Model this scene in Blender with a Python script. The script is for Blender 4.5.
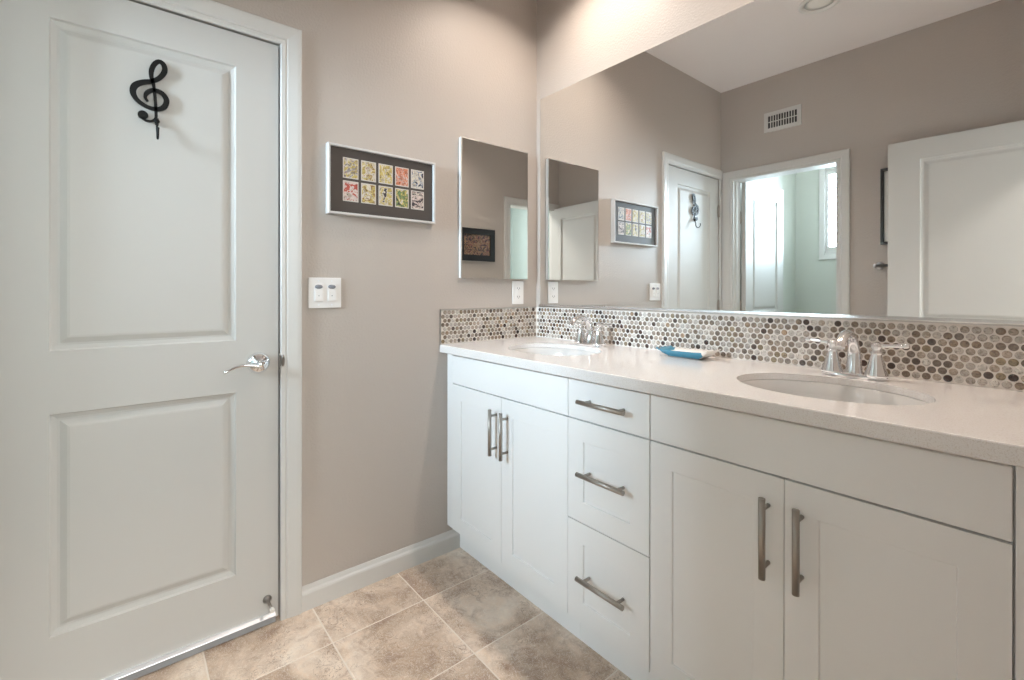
import bpy, bmesh, math, random
from mathutils import Vector, Matrix

for o in list(bpy.data.objects):
    bpy.data.objects.remove(o, do_unlink=True)
SC = bpy.context.scene
COL = SC.collection
PI = math.pi

# ------------------------------------------------------------------ camera
YAW, PIT, ROL, FPX, PY = 0.6885, -0.0012, 0.0008, 468.432, 290.8747
F = Vector((-math.cos(YAW) * math.cos(PIT), math.sin(YAW) * math.cos(PIT), math.sin(PIT)))
R0 = Vector((math.sin(YAW), math.cos(YAW), 0)); U0 = R0.cross(F)
RR = math.cos(ROL) * R0 + math.sin(ROL) * U0; UU = -math.sin(ROL) * R0 + math.cos(ROL) * U0
cam_d = bpy.data.cameras.new('camera')
cam = bpy.data.objects.new('camera', cam_d); COL.objects.link(cam)
M3 = Matrix((RR, UU, -F)).transposed().to_4x4()
M3.translation = Vector((1.808, -1.653, 1.1707))
cam.matrix_world = M3
cam_d.sensor_width = 36; cam_d.lens = FPX / 1024 * 36
cam_d.shift_y = -(340 - PY) / 1024
cam_d.clip_start = 0.01
SC.camera = cam

# ------------------------------------------------------------------ view, world
SC.view_settings.view_transform = 'Standard'; SC.view_settings.look = 'None'
SC.view_settings.gamma = 1; SC.view_settings.use_curve_mapping = False
SC.view_settings.exposure = 0.76
SC.cycles.use_denoising = True
SC.cycles.max_bounces = 14; SC.cycles.diffuse_bounces = 8; SC.cycles.glossy_bounces = 8
SC.cycles.sample_clamp_indirect = 6.0
SC.cycles.caustics_reflective = True; SC.cycles.blur_glossy = 0.3
w = bpy.data.worlds.new('sky'); SC.world = w; w.use_nodes = True
bg = w.node_tree.nodes['Background']; bg.inputs[0].default_value = (.84, .92, 1.0, 1); bg.inputs[1].default_value = 2.2

# ------------------------------------------------------------------ dimensions
W, D, H = 1.84, 1.98, 2.728          # bathroom width (x), depth (-y), height
T = 0.12                             # wall thickness
ZC = 0.93                            # worktop
FACE = -0.5434                       # face of the vanity doors
TX1, TY = 1.00, 3.50                 # toilet room right wall, back wall
HX, HY = 3.60, 2.78                  # hall

def area(name, loc, rot, sx, sy, power, color, shape='RECTANGLE', spread=None):
    d = bpy.data.lights.new(name, 'AREA'); d.energy = power; d.color = color; d.shape = shape
    d.size = sx; d.size_y = sy
    if spread: d.spread = spread
    o = bpy.data.objects.new(name, d); COL.objects.link(o); o.location = loc; o.rotation_euler = rot
    return o
# recessed lamps above the two sinks
WARM = (1.0, .87, .76)
LAMPS = [(.45, -.30), (1.40, -.30)]
for x, y in LAMPS:
    area('recessed_lamp_light', (x, y, H - .012), (0, 0, 0), .09, .09, 4.6, WARM, 'DISK', math.radians(132))
# daylight through the toilet-room window, then added fill lights for the toilet room and hall
area('daylight_area', (.54, -TY - T - .10, 1.93), (-PI / 2, 0, PI), .62, .84, 49, (.72, .85, 1.0), 'RECTANGLE', math.radians(95))
area('toilet_fill_light', (.60, -2.85, H - .03), (0, 0, 0), .25, .25, 2.0, (.93, .96, 1.0), 'DISK')  # added cool fill that evens out the toilet room, unseen source
area('daylight_area', (HX + T + .05, -1.45, 1.55), (0, PI / 2, 0), 1.6, 1.8, 38, (1.0, .97, .94))  # fill daylight from the added hall window, shining through the doorway
area('hall_fill_light', (2.75, -1.5, H - .03), (0, 0, 0), .35, .35, 22, (1, .94, .88), 'DISK')  # added ambient fill in the hall, no known fixture

# ------------------------------------------------------------------ materials
def mat(name, color=(.8, .8, .8), rough=.5, metal=0.0, **kw):
    m = bpy.data.materials.new(name); m.use_nodes = True
    b = m.node_tree.nodes['Principled BSDF']
    b.inputs['Base Color'].default_value = (*color, 1); b.inputs['Roughness'].default_value = rough
    b.inputs['Metallic'].default_value = metal
    for k, v in kw.items():
        b.inputs[k].default_value = v
    return m
def nodes(m): return m.node_tree.nodes, m.node_tree.links, m.node_tree.nodes['Principled BSDF']
def coords(m):
    n, l, b = nodes(m)
    g = n.new('ShaderNodeNewGeometry'); return g.outputs['Position']
def noise(m, scale, detail=3, rough=.5, vec=None, dist=0):
    n, l, b = nodes(m)
    t = n.new('ShaderNodeTexNoise'); t.inputs['Scale'].default_value = scale
    t.inputs['Detail'].default_value = detail; t.inputs['Roughness'].default_value = rough
    t.inputs['Distortion'].default_value = dist
    l.new(vec or coords(m), t.inputs['Vector']); return t.outputs['Fac']
def ramp(m, fac, stops, interp='LINEAR'):
    n, l, b = nodes(m)
    r = n.new('ShaderNodeValToRGB'); l.new(fac, r.inputs['Fac']); r.color_ramp.interpolation = interp
    e = r.color_ramp.elements
    while len(e) < len(stops): e.new(.5)
    for i, (p, c) in enumerate(stops):
        e[i].position = p; e[i].color = (*c, 1)
    return r.outputs['Color']
def mix(m, fac, a, b_, mode='MIX'):
    n, l, b = nodes(m)
    x = n.new('ShaderNodeMix'); x.data_type = 'RGBA'; x.blend_type = mode
    for s, v in ((0, fac), (6, a), (7, b_)):
        if isinstance(v, (int, float)): x.inputs[s].default_value = v
        elif isinstance(v, tuple): x.inputs[s].default_value = (*v, 1)
        else: l.new(v, x.inputs[s])
    return x.outputs[2]
def bump(m, h, strength, dist=.001):
    n, l, b = nodes(m)
    x = n.new('ShaderNodeBump'); x.inputs['Strength'].default_value = strength; x.inputs['Distance'].default_value = dist
    l.new(h, x.inputs['Height']); l.new(x.outputs[0], b.inputs['Normal'])
def paint(name, col, rough, sc, st, dist=.0015):
    m = mat(name, col, rough)
    bump(m, noise(m, sc, 2), st, dist)
    return m
M = {}
M['wall'] = paint('taupe_wall_paint', (.475, .428, .39), .46, 120, .8, .0016)
M['ceiling'] = paint('ceiling_paint', (.90, .86, .86), .8, 90, .5)
M['sage'] = paint('sage_wall_paint', (.54, .565, .515), .6, 130, .3)
M['teal'] = paint('teal_wall_paint', (.45, .54, .54), .6, 130, .3)
M['trim'] = mat('white_trim_paint', (.62, .61, .59), .34)
M['door'] = paint('white_door_paint', (.56, .55, .53), .48, 40, .06, .001)
M['door'].node_tree.nodes['Principled BSDF'].inputs['Specular IOR Level'].default_value = .35
M['cab'] = mat('white_cabinet_lacquer', (.84, .845, .845), .38)
M['dark'] = mat('dark_gap', (.03, .028, .026), .8)
M['chrome'] = mat('chrome', (.86, .87, .89), .06, 1)
M['nickel'] = mat('brushed_nickel', (.42, .39, .355), .46, 1)
M['alum'] = mat('brushed_aluminium', (.88, .90, .94), .38, 1)
M['steel'] = mat('satin_steel_edge', (.55, .53, .51), .28, 1)
M['rail'] = mat('satin_metal_rail', (.66, .655, .65), .25, 1)
M['mirror'] = mat('mirror_glass', (.93, .94, .935), 0.0, 1)
M['edge'] = mat('mirror_edge', (.30, .31, .29), .25, .6)
M['plastic'] = mat('white_plastic', (.82, .81, .80), .3)
M['plasticgrey'] = mat('grey_plastic_lens', (.22, .23, .26), .25)
M['slot'] = mat('dark_slot', (.05, .05, .05), .6)
M['black'] = mat('black_metal', (.006, .006, .006), .5, 0, **{'Specular IOR Level': .25})
M['sheen'] = mat('dark_nickel', (.30, .28, .26), .3, 1)
M['vinyl'] = mat('grey_vinyl', (.33, .34, .36), .5)
M['lensoff'] = mat('frosted_lens', (.92, .91, .89), .5)
M['blackframe'] = mat('black_frame', (.010, .010, .011), .3)
M['whiteframe'] = mat('silver_white_frame', (.62, .615, .61), .28, .15)
M['matboard'] = mat('charcoal_mat_board', (.055, .045, .040), .55, 0, **{'Coat Weight': .55, 'Coat Roughness': .03})
M['cardstock'] = mat('card_stock', (.58, .55, .51), .5)
M['whitemat'] = mat('white_mat_board', (.8, .8, .78), .5)
M['porcelain'] = mat('white_porcelain', (.62, .615, .605), .08, 0, **{'Coat Weight': .5})
M['lens'] = mat('lamp_lens', (.9, .9, .88), .4)
n_, l_, b_ = nodes(M['lens']); b_.inputs['Emission Color'].default_value = (*WARM, 1); b_.inputs['Emission Strength'].default_value = 1.2
M['grout'] = mat('backsplash_grout', (.74, .70, .66), .75)
M['rubber'] = mat('white_rubber', (.75, .74, .70), .6)

def mk_quartz():
    m = mat('quartz_worktop', (.74, .70, .67), .11)
    n, l, b = nodes(m)
    a = ramp(m, noise(m, 420, 2), [(.34, (.72, .68, .65)), (.47, (.82, .80, .79))])
    c = ramp(m, noise(m, 900, 1), [(.30, (.84, .81, .78)), (.40, (1, 1, 1))])
    l.new(mix(m, .6, a, c, 'MULTIPLY'), b.inputs['Base Color'])
    b.inputs['Coat Weight'].default_value = .35; b.inputs['Coat Roughness'].default_value = .05
    return m
M['quartz'] = mk_quartz()

def mk_tile():
    m = mat('travertine_floor_tile', (.6, .5, .4), .30)
    n, l, b = nodes(m)
    at = n.new('ShaderNodeAttribute'); at.attribute_name = 'tint'
    pos = coords(m)
    off = n.new('ShaderNodeVectorMath'); off.operation = 'MULTIPLY_ADD'
    l.new(at.outputs['Color'], off.inputs[0]); off.inputs[1].default_value = (7, 7, 7); l.new(pos, off.inputs[2])
    v = off.outputs[0]
    big = ramp(m, noise(m, 4.5, 5, .62, v, .5), [(.32, (.34, .235, .17)), (.43, (.48, .365, .275)), (.54, (.66, .535, .43)), (.68, (.78, .68, .58))])
    fine = ramp(m, noise(m, 16, 6, .62, v, .9), [(.30, (.60, .51, .45)), (.48, (1, 1, 1)), (.68, (1.15, 1.12, 1.08))])
    c = mix(m, .75, big, fine, 'MULTIPLY')
    veins = ramp(m, noise(m, 17, 4, .55, v, 3.5), [(.465, (0, 0, 0)), (.495, (1, 1, 1)), (.51, (0, 0, 0))])
    patch = ramp(m, noise(m, 6, 2, .5, v), [(.47, (0, 0, 0)), (.56, (1, 1, 1))])
    vp = mix(m, 1.0, veins, patch, 'MULTIPLY')
    c = mix(m, vp, c, (.26, .165, .115))
    light = ramp(m, noise(m, 30, 3, .5, v, 4.5), [(.475, (0, 0, 0)), (.50, (.8, .8, .8)), (.525, (0, 0, 0))])
    c = mix(m, light, c, (.80, .74, .67))
    l.new(c, b.inputs['Base Color'])
    bump(m, noise(m, 25, 5, .6, v, 1.5), .3, .0015)
    return m
M['tile'] = mk_tile()
M['floorgrout'] = mat('floor_grout', (.76, .68, .60), .85)

def mk_penny():
    m = mat('glass_penny_tile', (.5, .45, .4), .10, 0, **{'Coat Weight': .6, 'Coat Roughness': .03})
    n, l, b = nodes(m)
    at = n.new('ShaderNodeAttribute'); at.attribute_name = 'tint'
    s = ramp(m, noise(m, 150, 3, .6, None, 1.2), [(.34, (.40, .36, .32)), (.46, (.9, .88, .86)), (.56, (1.05, 1.05, 1.05)), (.66, (1.35, 1.32, 1.28))])
    l.new(mix(m, 1.0, at.outputs['Color'], s, 'MULTIPLY'), b.inputs['Base Color'])
    return m
M['penny'] = mk_penny()

def mk_dish():
    m = mat('glazed_dish', (.8, .8, .8), .12, 0, **{'Coat Weight': .4})
    n, l, b = nodes(m)
    at = n.new('ShaderNodeAttribute'); at.attribute_name = 'tint'
    l.new(at.outputs['Color'], b.inputs['Base Color'])
    return m
M['dish'] = mk_dish()

def mk_art(name, stops, scale, seed, stretch=(1, 1, 1)):
    m = mat(name, (.5, .4, .3), .45)
    n, l, b = nodes(m); scale *= .62
    mp = n.new('ShaderNodeMapping'); l.new(coords(m), mp.inputs['Vector'])
    mp.inputs['Location'].default_value = (seed * 1.7, seed * 2.3, seed * .9); mp.inputs['Scale'].default_value = stretch
    c = ramp(m, noise(m, scale, 2.5, .65, mp.outputs[0], 1.4), stops, 'CONSTANT')
    c2 = ramp(m, noise(m, scale * 2.2, 2, .5, mp.outputs[0], .8), [(.0, (.10, .08, .07)), (.40, (.35, .3, .28)), (.47, (.62, .62, .62)), (.65, (.82, .82, .80))])
    l.new(mix(m, .7, c, c2, 'MULTIPLY'), b.inputs['Base Color'])
    b.inputs['Coat Weight'].default_value = .5; b.inputs['Coat Roughness'].default_value = .03
    return m
CREAM = (.72, .66, .56); YEL = (.62, .50, .16); RED = (.52, .10, .07); DK = (.05, .04, .05); GRY = (.30, .28, .30)
ORA = (.70, .24, .13); GRN = (.20, .30, .12); BLU = (.35, .42, .55); BRN = (.32, .18, .08); PINK = (.74, .62, .58)
ARTS = [
    mk_art('card_print_yellow_grey', [(0, GRY), (.42, YEL), (.52, CREAM), (.60, GRY), (.68, RED)], 55, 1),
    mk_art('card_print_cream_brown', [(0, RED), (.36, CREAM), (.52, YEL), (.60, BRN), (.66, CREAM)], 60, 2),
    mk_art('card_print_gold', [(0, DK), (.34, YEL), (.50, CREAM), (.58, YEL), (.68, BRN)], 55, 3),
    mk_art('card_print_orange_red', [(0, DK), (.34, ORA), (.50, PINK), (.55, ORA), (.64, RED)], 60, 4),
    mk_art('card_print_pale_blue', [(0, DK), (.40, BLU), (.46, CREAM), (.60, BLU), (.66, DK)], 55, 5),
    mk_art('card_print_red_white', [(0, RED), (.42, PINK), (.56, CREAM), (.64, DK)], 50, 6),
    mk_art('card_print_amber', [(0, BRN), (.40, YEL), (.50, CREAM), (.62, BRN)], 60, 7),
    mk_art('card_print_yellow_black', [(0, CREAM), (.42, YEL), (.54, CREAM), (.62, DK)], 50, 8),
    mk_art('card_print_green', [(0, DK), (.38, GRN), (.50, YEL), (.58, CREAM), (.66, BLU)], 55, 9),
    mk_art('card_print_pink_black', [(0, DK), (.46, PINK), (.56, DK), (.60, CREAM)], 45, 10, (1, .7, 1.6)),
]
M['collage'] = mk_art('collage_print', [(0, DK), (.42, BRN), (.50, (.34, .24, .17)), (.55, (.25, .05, .035)), (.59, DK)], 38, 11)

# ------------------------------------------------------------------ mesh helpers
class MB:
    def __init__(s):
        s.bm = bmesh.new(); s.col = s.bm.loops.layers.float_color.new('tint')
    def face(s, pts, mi=0, smooth=False, tint=None):
        vs = [s.bm.verts.new(p) for p in pts]
        f = s.bm.faces.new(vs); f.material_index = mi; f.smooth = smooth
        if tint:
            for lp in f.loops: lp[s.col] = (*tint, 1)
        return f
    def box(s, x0, x1, y0, y1, z0, z1, bev=0, mi=0, tint=None, seg=1):
        r = bmesh.ops.create_cube(s.bm, size=1)
        vs = r['verts']
        for v in vs:
            v.co = Vector(((x0 + x1) / 2 + v.co.x * (x1 - x0), (y0 + y1) / 2 + v.co.y * (y1 - y0), (z0 + z1) / 2 + v.co.z * (z1 - z0)))
        fs = list({f for v in vs for f in v.link_faces})
        if bev:
            es = list({e for v in vs for e in v.link_edges})
            rb = bmesh.ops.bevel(s.bm, geom=es, offset=bev, segments=seg, affect='EDGES', profile=.5)
            fs = [f for f in set(rb['faces']) | set(f for v in rb['verts'] for f in v.link_faces)]
        for f in fs:
            f.material_index = mi
            if tint:
                for lp in f.loops: lp[s.col] = (*tint, 1)
        return s
    def tube(s, path, radii, seg=16, cap=True, flat=None, mi=0, up=None):
        """sweep of an ellipse (ra, rb) along path"""
        P = [Vector(p) for p in path]; rings = []
        prevn = None
        for i, p in enumerate(P):
            t = (P[min(i + 1, len(P) - 1)] - P[max(i - 1, 0)]).normalized()
            if prevn is None:
                a = Vector(up) if up else (Vector((0, 0, 1)) if abs(t.z) < .9 else Vector((1, 0, 0)))
                nrm = (a - t * a.dot(t)).normalized()
            else:
                nrm = (prevn - t * prevn.dot(t)).normalized()
            prevn = nrm; bn = t.cross(nrm)
            r = radii[i] if isinstance(radii, (list, tuple)) else radii
            ra, rb = r if isinstance(r, tuple) else (r, r)
            rings.append([s.bm.verts.new(p + nrm * ra * math.cos(2 * PI * k / seg) + bn * rb * math.sin(2 * PI * k / seg)) for k in range(seg)])
        for a, b in zip(rings, rings[1:]):
            for k in range(seg):
                f = s.bm.faces.new((a[k], a[(k + 1) % seg], b[(k + 1) % seg], b[k])); f.smooth = True; f.material_index = mi
        if cap:
            for rg in (rings[0][::-1], rings[-1]):
                f = s.bm.faces.new(rg); f.material_index = mi
        return s
    def lathe(s, prof, origin, axis='z', seg=32, mi=0, sx=1, sy=1):
        """prof: (radius, height) list around an axis"""
        o = Vector(origin); rings = []
        for r, h in prof:
            rg = []
            for k in range(seg):
                a = 2 * PI * k / seg; u, v = r * math.cos(a) * sx, r * math.sin(a) * sy
                d = {'z': (u, v, h), 'x': (h, u, v), 'y': (v, h, u), '-y': (u, -h, v)}[axis]
                rg.append(s.bm.verts.new(o + Vector(d)))
            rings.append(rg)
        for a, b in zip(rings, rings[1:]):
            for k in range(seg):
                f = s.bm.faces.new((a[k], a[(k + 1) % seg], b[(k + 1) % seg], b[k])); f.smooth = True; f.material_index = mi
        for rg in (rings[0][::-1], rings[-1]):
            try:
                f = s.bm.faces.new(rg); f.material_index = mi
            except ValueError: pass
        return s
    def extrude_profile(s, prof, place, L, mi=0):
        """closed profile (a,b) swept 0..L by place(a,b,t) -> xyz; place may mitre"""
        A = [s.bm.verts.new(place(a, b, 0)) for a, b in prof]; B = [s.bm.verts.new(place(a, b, 1)) for a, b in prof]
        n = len(prof)
        for k in range(n):
            f = s.bm.faces.new((A[k], A[(k + 1) % n], B[(k + 1) % n], B[k])); f.material_index = mi
        s.bm.faces.new(A[::-1]); s.bm.faces.new(B)
        return s

def world_of(p):
    v = Vector((0, 0, 0))
    while p is not None:
        v += p.location; p = p.parent
    return v
def build(name, mb, mats, parent=None, smooth=False, origin=None, recalc=True):
    bm = mb.bm
    bmesh.ops.remove_doubles(bm, verts=bm.verts, dist=1e-6)
    if recalc: bmesh.ops.recalc_face_normals(bm, faces=bm.faces)
    if parent is not None:
        off = world_of(parent); loc = Vector((0, 0, 0))
        if origin is not None: loc = Vector(origin) - off; off = Vector(origin)
    else:
        if origin is None:
            xs = [v.co for v in bm.verts]
            origin = ((min(v.x for v in xs) + max(v.x for v in xs)) / 2, (min(v.y for v in xs) + max(v.y for v in xs)) / 2, min(v.z for v in xs))
        off = Vector(origin); loc = off.copy()
    for v in bm.verts: v.co -= off
    me = bpy.data.meshes.new(name); bm.to_mesh(me); bm.free()
    for m in (mats if isinstance(mats, (list, tuple)) else [mats]): me.materials.append(m)
    if smooth:
        for p in me.polygons: p.use_smooth = True
    o = bpy.data.objects.new(name, me); COL.objects.link(o); o.location = loc; o.parent = parent
    return o
def empty(name, loc):
    o = bpy.data.objects.new(name, None); COL.objects.link(o); o.location = loc; o.empty_display_size = .05; return o
def tag(o, label=None, cat=None, group=None, kind=None):
    if label: o['label'] = label
    if cat: o['category'] = cat
    if group: o['group'] = group
    if kind: o['kind'] = kind
    return o
def struct(name, mb, m, label=None, cat=None, **k):
    return tag(build(name, mb, m, **k), label, cat, kind='structure')
def kids(o): return [c for c in bpy.data.objects if c.parent == o]
def copy_tree(o, parent=None, dloc=None):
    c = o.copy(); COL.objects.link(c); c.parent = parent
    if dloc is not None: c.location = o.location + Vector(dloc)
    for ch in kids(o): copy_tree(ch, c)
    return c

# ------------------------------------------------------------------ room shell
def wall_with_opening(axis, a0, a1, p0, p1, z1, ops):
    """wall running along axis from a0 to a1, thickness p0..p1, openings (o0,o1,zb,zt)"""
    m = MB()
    def bx(u0, u1, zz0, zz1):
        if u1 - u0 < 1e-5 or zz1 - zz0 < 1e-5: return
        if axis == 'x': m.box(u0, u1, p0, p1, zz0, zz1)
        else: m.box(p0, p1, u0, u1, zz0, zz1)
    cur = a0
    for o0, o1, zb, zt in sorted(ops):
        bx(cur, o0, 0, z1); bx(o0, o1, 0, zb); bx(o0, o1, zt, z1); cur = o1
    bx(cur, a1, 0, z1)
    return m
DZ = 2.035                                   # door head
D1 = (-1.952, -1.2335)                        # door in the left wall (y range)
D2 = (.086, .790)                            # door in the far wall (x range)
D3 = (-1.945, -1.290)                        # doorway in the right wall (y range)
struct('wall_left', wall_with_opening('y', -D - T, 0, -T, 0, H, [(D1[0] - .004, D1[1] + .004, 0, DZ + .012)]), M['wall'], 'taupe painted wall with the closed white door and the light switches', 'wall')
struct('wall_vanity', wall_with_opening('x', -T, HX + T, 0, T, H, []), M['wall'], 'taupe painted wall behind the wide vanity mirror', 'wall')
struct('wall_opposite', wall_with_opening('x', 0, W, -D - T, -D, H, [(D2[0] - .004, D2[1] + .004, 0, DZ)]), M['wall'], 'taupe painted wall facing the mirror, with vent and toilet-room doorway', 'wall')
struct('wall_right', wall_with_opening('y', -D - T, 0, W, W + T, H, [(D3[0], D3[1], 0, DZ)]), M['wall'], 'taupe painted wall with the entry doorway and the black framed collage', 'wall')
# closet beyond door_1 stays closed: just its dark back
struct('wall_closet', MB().box(-.60, -.56, -D - T, 0, 0, H), M['wall'], 'plain wall inside the closet behind the closed door', 'wall')
# toilet room
WIN = (.252, .848, 1.507, 2.34)
struct('wall_toilet_left', MB().box(-T, -.0, -TY - T, -D - T, 0, H), M['sage'], 'pale sage wall beside the open toilet-room door', 'wall')
struct('wall_toilet_right', MB().box(TX1, TX1 + T, -TY - T, -D - T, 0, H), M['sage'], 'pale sage wall on the right of the toilet room', 'wall')
struct('wall_toilet_back', wall_with_opening('x', 0, TX1, -TY - T, -TY, H, [WIN]), M['sage'], 'pale sage wall with the shuttered window', 'wall')
# thin sage skin on the toilet side of the partition
# hall
struct('wall_hall_end', MB().box(W + T, HX + T, -HY - T, -HY, 0, H), M['teal'], 'pale teal end wall of the hall seen in the cabinet mirror', 'wall')
HWIN_ADDED = (-2.10, -.80, .85, 2.25)  # added window opening for the hall fill daylight
struct('wall_hall_far', wall_with_opening('y', -HY, 0, HX, HX + T, H, [HWIN_ADDED]), M['teal'], 'pale teal hall wall with an added window facing the doorway', 'wall')
struct('wall_hall_side', MB().box(W + .0, W + T, -HY, -D - T, 0, H), M['teal'], 'pale teal hall wall beyond the entry doorway', 'wall')
ce = MB().box(-.60, HX + T, -TY - T, T, H, H + .08)
struct('ceiling', ce, M['ceiling'], 'white textured ceiling', 'ceiling')

# floor tiles
random.seed(5)
g = MB(); g.box(-.60, HX + T, -TY - T, T, -.06, -.0015, mi=1)
px, py, gx, gy, gw = .335, .338, .230, -.448, .0024
i0 = -3
for i in range(-3, 11):
    for j in range(-10, 3):
        x0, x1 = gx + i * px + gw, gx + (i + 1) * px - gw
        y0, y1 = gy + j * py + gw, gy + (j + 1) * py - gw
        x0, x1 = max(x0, -.59), min(x1, HX + .1); y0, y1 = max(y0, -TY - .1), min(y1, .1)
        if x1 - x0 < .01 or y1 - y0 < .01: continue
        g.box(x0, x1, y0, y1, -.006, 0.0, bev=.0012, tint=(random.random(), random.random(), random.random()))
struct('floor', g, [M['tile'], M['floorgrout']], 'beige travertine-look square tile floor', 'floor', origin=(0, 0, 0))

# ------------------------------------------------------------------ casings and baseboards
CAS = [(0, 0), (0, .008), (.003, .0105), (.014, .0115), (.019, .0095), (.024, .0125), (.056, .0165), (.066, .0165), (.070, .012), (.070, 0)]
def casing(mb, axis, plane, sgn, a0, a1, zt, prof=CAS, left=True, right=True, lw=None):
    """door casing around opening a0..a1 up to zt on plane; sgn = direction of the room"""
    wd = prof[-1][0]
    def P(a, z, d):
        return (plane + sgn * d, a, z) if axis == 'y' else (a, plane + sgn * d, z)
    def seg(pr, f):
        mb.extrude_profile(pr, f, 1)
    lpr = [(min(a, lw), b) for a, b in prof] if lw else prof
    if left: seg(lpr, lambda a, b, t: P(a0 - a, 0 if t == 0 else zt + (a if not lw else a * wd / lw), b))
    if right: seg(prof, lambda a, b, t: P(a1 + a, 0 if t == 0 else zt + a, b))
    seg(prof, lambda a, b, t: P((a0 - min(a, lw or 9)) if t == 0 else (a1 + a), zt + a, b))
c1 = MB(); casing(c1, 'y', 0, 1, D1[0] - .0005, D1[1] + .0015, 2.042, lw=.026)
# jamb lining of door_1
c1.box(-T, 0, D1[1] + .0035, D1[1] + .0039, 0, DZ + .01)
c1.box(-T, -.045, D1[0], D1[1], DZ + .0075, DZ + .0118)
struct('trim_1', c1, M['trim'], 'white moulded casing around the closed door with the treble clef', 'door casing', origin=(0, D1[1], 0))
c2 = MB(); casing(c2, 'x', -D, 1, D2[0], D2[1], DZ - .012, prof=[(0, 0), (0, .008), (.003, .0105), (.012, .0115), (.017, .0095), (.022, .0125), (.056, .0165), (.063, .0165), (.066, .012), (.066, 0)])
c2.box(D2[0] - .004, D2[0] + .012, -D - T, -D, 0, DZ - .002); c2.box(D2[1] - .012, D2[1] + .004, -D - T, -D, 0, DZ - .002); c2.box(D2[0] + .012, D2[1] - .012, -D - T, -D, DZ - .016, DZ - .0005)
c2.box(D2[0] + .012, D2[0] + .022, -D - .07, -D - .035, 0, DZ - .016); c2.box(D2[1] - .022, D2[1] - .012, -D - .07, -D - .035, 0, DZ - .016)
struct('trim_2', c2, M['trim'], 'white casing and jamb around the toilet-room doorway', 'door casing', origin=(D2[0], -D, 0))
c3 = MB(); casing(c3, 'y', W, -1, D3[0], D3[1], DZ - .012, lw=.030)
c3.box(W, W + T, D3[1] - .014, D3[1] - .0005, 0, DZ - .002); c3.box(W, W + T, D3[0] + .0005, D3[0] + .014, 0, DZ - .002); c3.box(W, W + T, D3[0] + .014, D3[1] - .014, DZ - .016, DZ - .0005)
struct('trim_3', c3, M['trim'], 'white casing and jamb around the entry doorway', 'door casing', origin=(W, D3[1], 0))
BB = [(0, 0), (0, .013), (.060, .013), (.067, .011), (.073, .0065), (.083, .004), (.088, .0025), (.088, 0)]
def baseboard(name, axis, plane, sgn, a0, a1, label):
    m = MB()
    f = (lambda a, b, t: (plane + sgn * b, a0 + (a1 - a0) * t, a)) if axis == 'y' else (lambda a, b, t: (a0 + (a1 - a0) * t, plane + sgn * b, a))
    m.extrude_profile(BB, f, 1)
    struct(name, m, M['trim'], label, 'baseboard')
baseboard('baseboard_left', 'y', 0, 1, -1.1625, -.482, 'white baseboard between the closed door and the vanity')
baseboard('baseboard_opposite', 'x', -D, 1, .858, W, 'white baseboard under the towel bar wall')
baseboard('baseboard_right', 'y', W, -1, -1.218, -.56, 'white baseboard below the black framed collage')
baseboard('baseboard_toilet_left', 'y', 0, 1, -TY, -D - T, 'white baseboard on the left of the toilet room')
baseboard('baseboard_toilet_back', 'x', -TY, 1, 0, TX1, 'white baseboard under the toilet-room window')

# ------------------------------------------------------------------ panelled doors
RINGS = [(0, 0), (.004, -.0070), (.015, -.0120), (.021, -.0120), (.036, -.0040), (.042, -.0030)]
def panel_face(mb, P, U, V, rects, rings=RINGS, flip=False):
    """P(u, v, d) -> point ; rects = panels (u0,u1,v0,v1) stacked in one column"""
    us = sorted({0, U, rects[0][0], rects[0][1]}); vs = sorted({0, V} | {r[2] for r in rects} | {r[3] for r in rects})
    for a, b in zip(us, us[1:]):
        for c, d in zip(vs, vs[1:]):
            if any(abs(r[0] - a) < 1e-9 and abs(r[1] - b) < 1e-9 and abs(r[2] - c) < 1e-9 for r in rects):
                prev = None
                for ins, dep in rings:
                    q = [(a + ins, c + ins), (b - ins, c + ins), (b - ins, d - ins), (a + ins, d - ins)]
                    cur = [P(u, v, dep) for u, v in q]
                    if prev:
                        for k in range(4):
                            mb.face([prev[k], prev[(k + 1) % 4], cur[(k + 1) % 4], cur[k]])
                    prev = cur
                mb.face(prev)
            else:
                mb.face([P(a, c, 0), P(b, c, 0), P(b, d, 0), P(a, d, 0)])
def door_leaf(O, ud, nd, U, V, th, rects):
    """slab with origin O, width along ud, front normal nd, both faces panelled"""
    O = Vector(O); ud = Vector(ud).normalized(); nd = Vector(nd).normalized(); z = Vector((0, 0, 1))
    m = MB()
    panel_face(m, lambda u, v, d: O + ud * u + z * v + nd * d, U, V, rects)
    panel_face(m, lambda u, v, d: O + ud * u + z * v - nd * (th + d), U, V, rects)
    A = [O, O + ud * U, O + ud * U + z * V, O + z * V]; B = [p - nd * th for p in A]
    # split the rim to the panel grid so that the shell closes
    us = sorted({0, U, rects[0][0], rects[0][1]}); vs = sorted({0, V} | {r[2] for r in rects} | {r[3] for r in rects})
    for a, b in zip(us, us[1:]):
        for vv in (0, V):
            m.face([O + ud * a + z * vv, O + ud * b + z * vv, O + ud * b + z * vv - nd * th, O + ud * a + z * vv - nd * th])
    for a, b in zip(vs, vs[1:]):
        for uu in (0, U):
            m.face([O + ud * uu + z * a, O + ud * uu + z * b, O + ud * uu + z * b - nd * th, O + ud * uu + z * a - nd * th])
    return m
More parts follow.
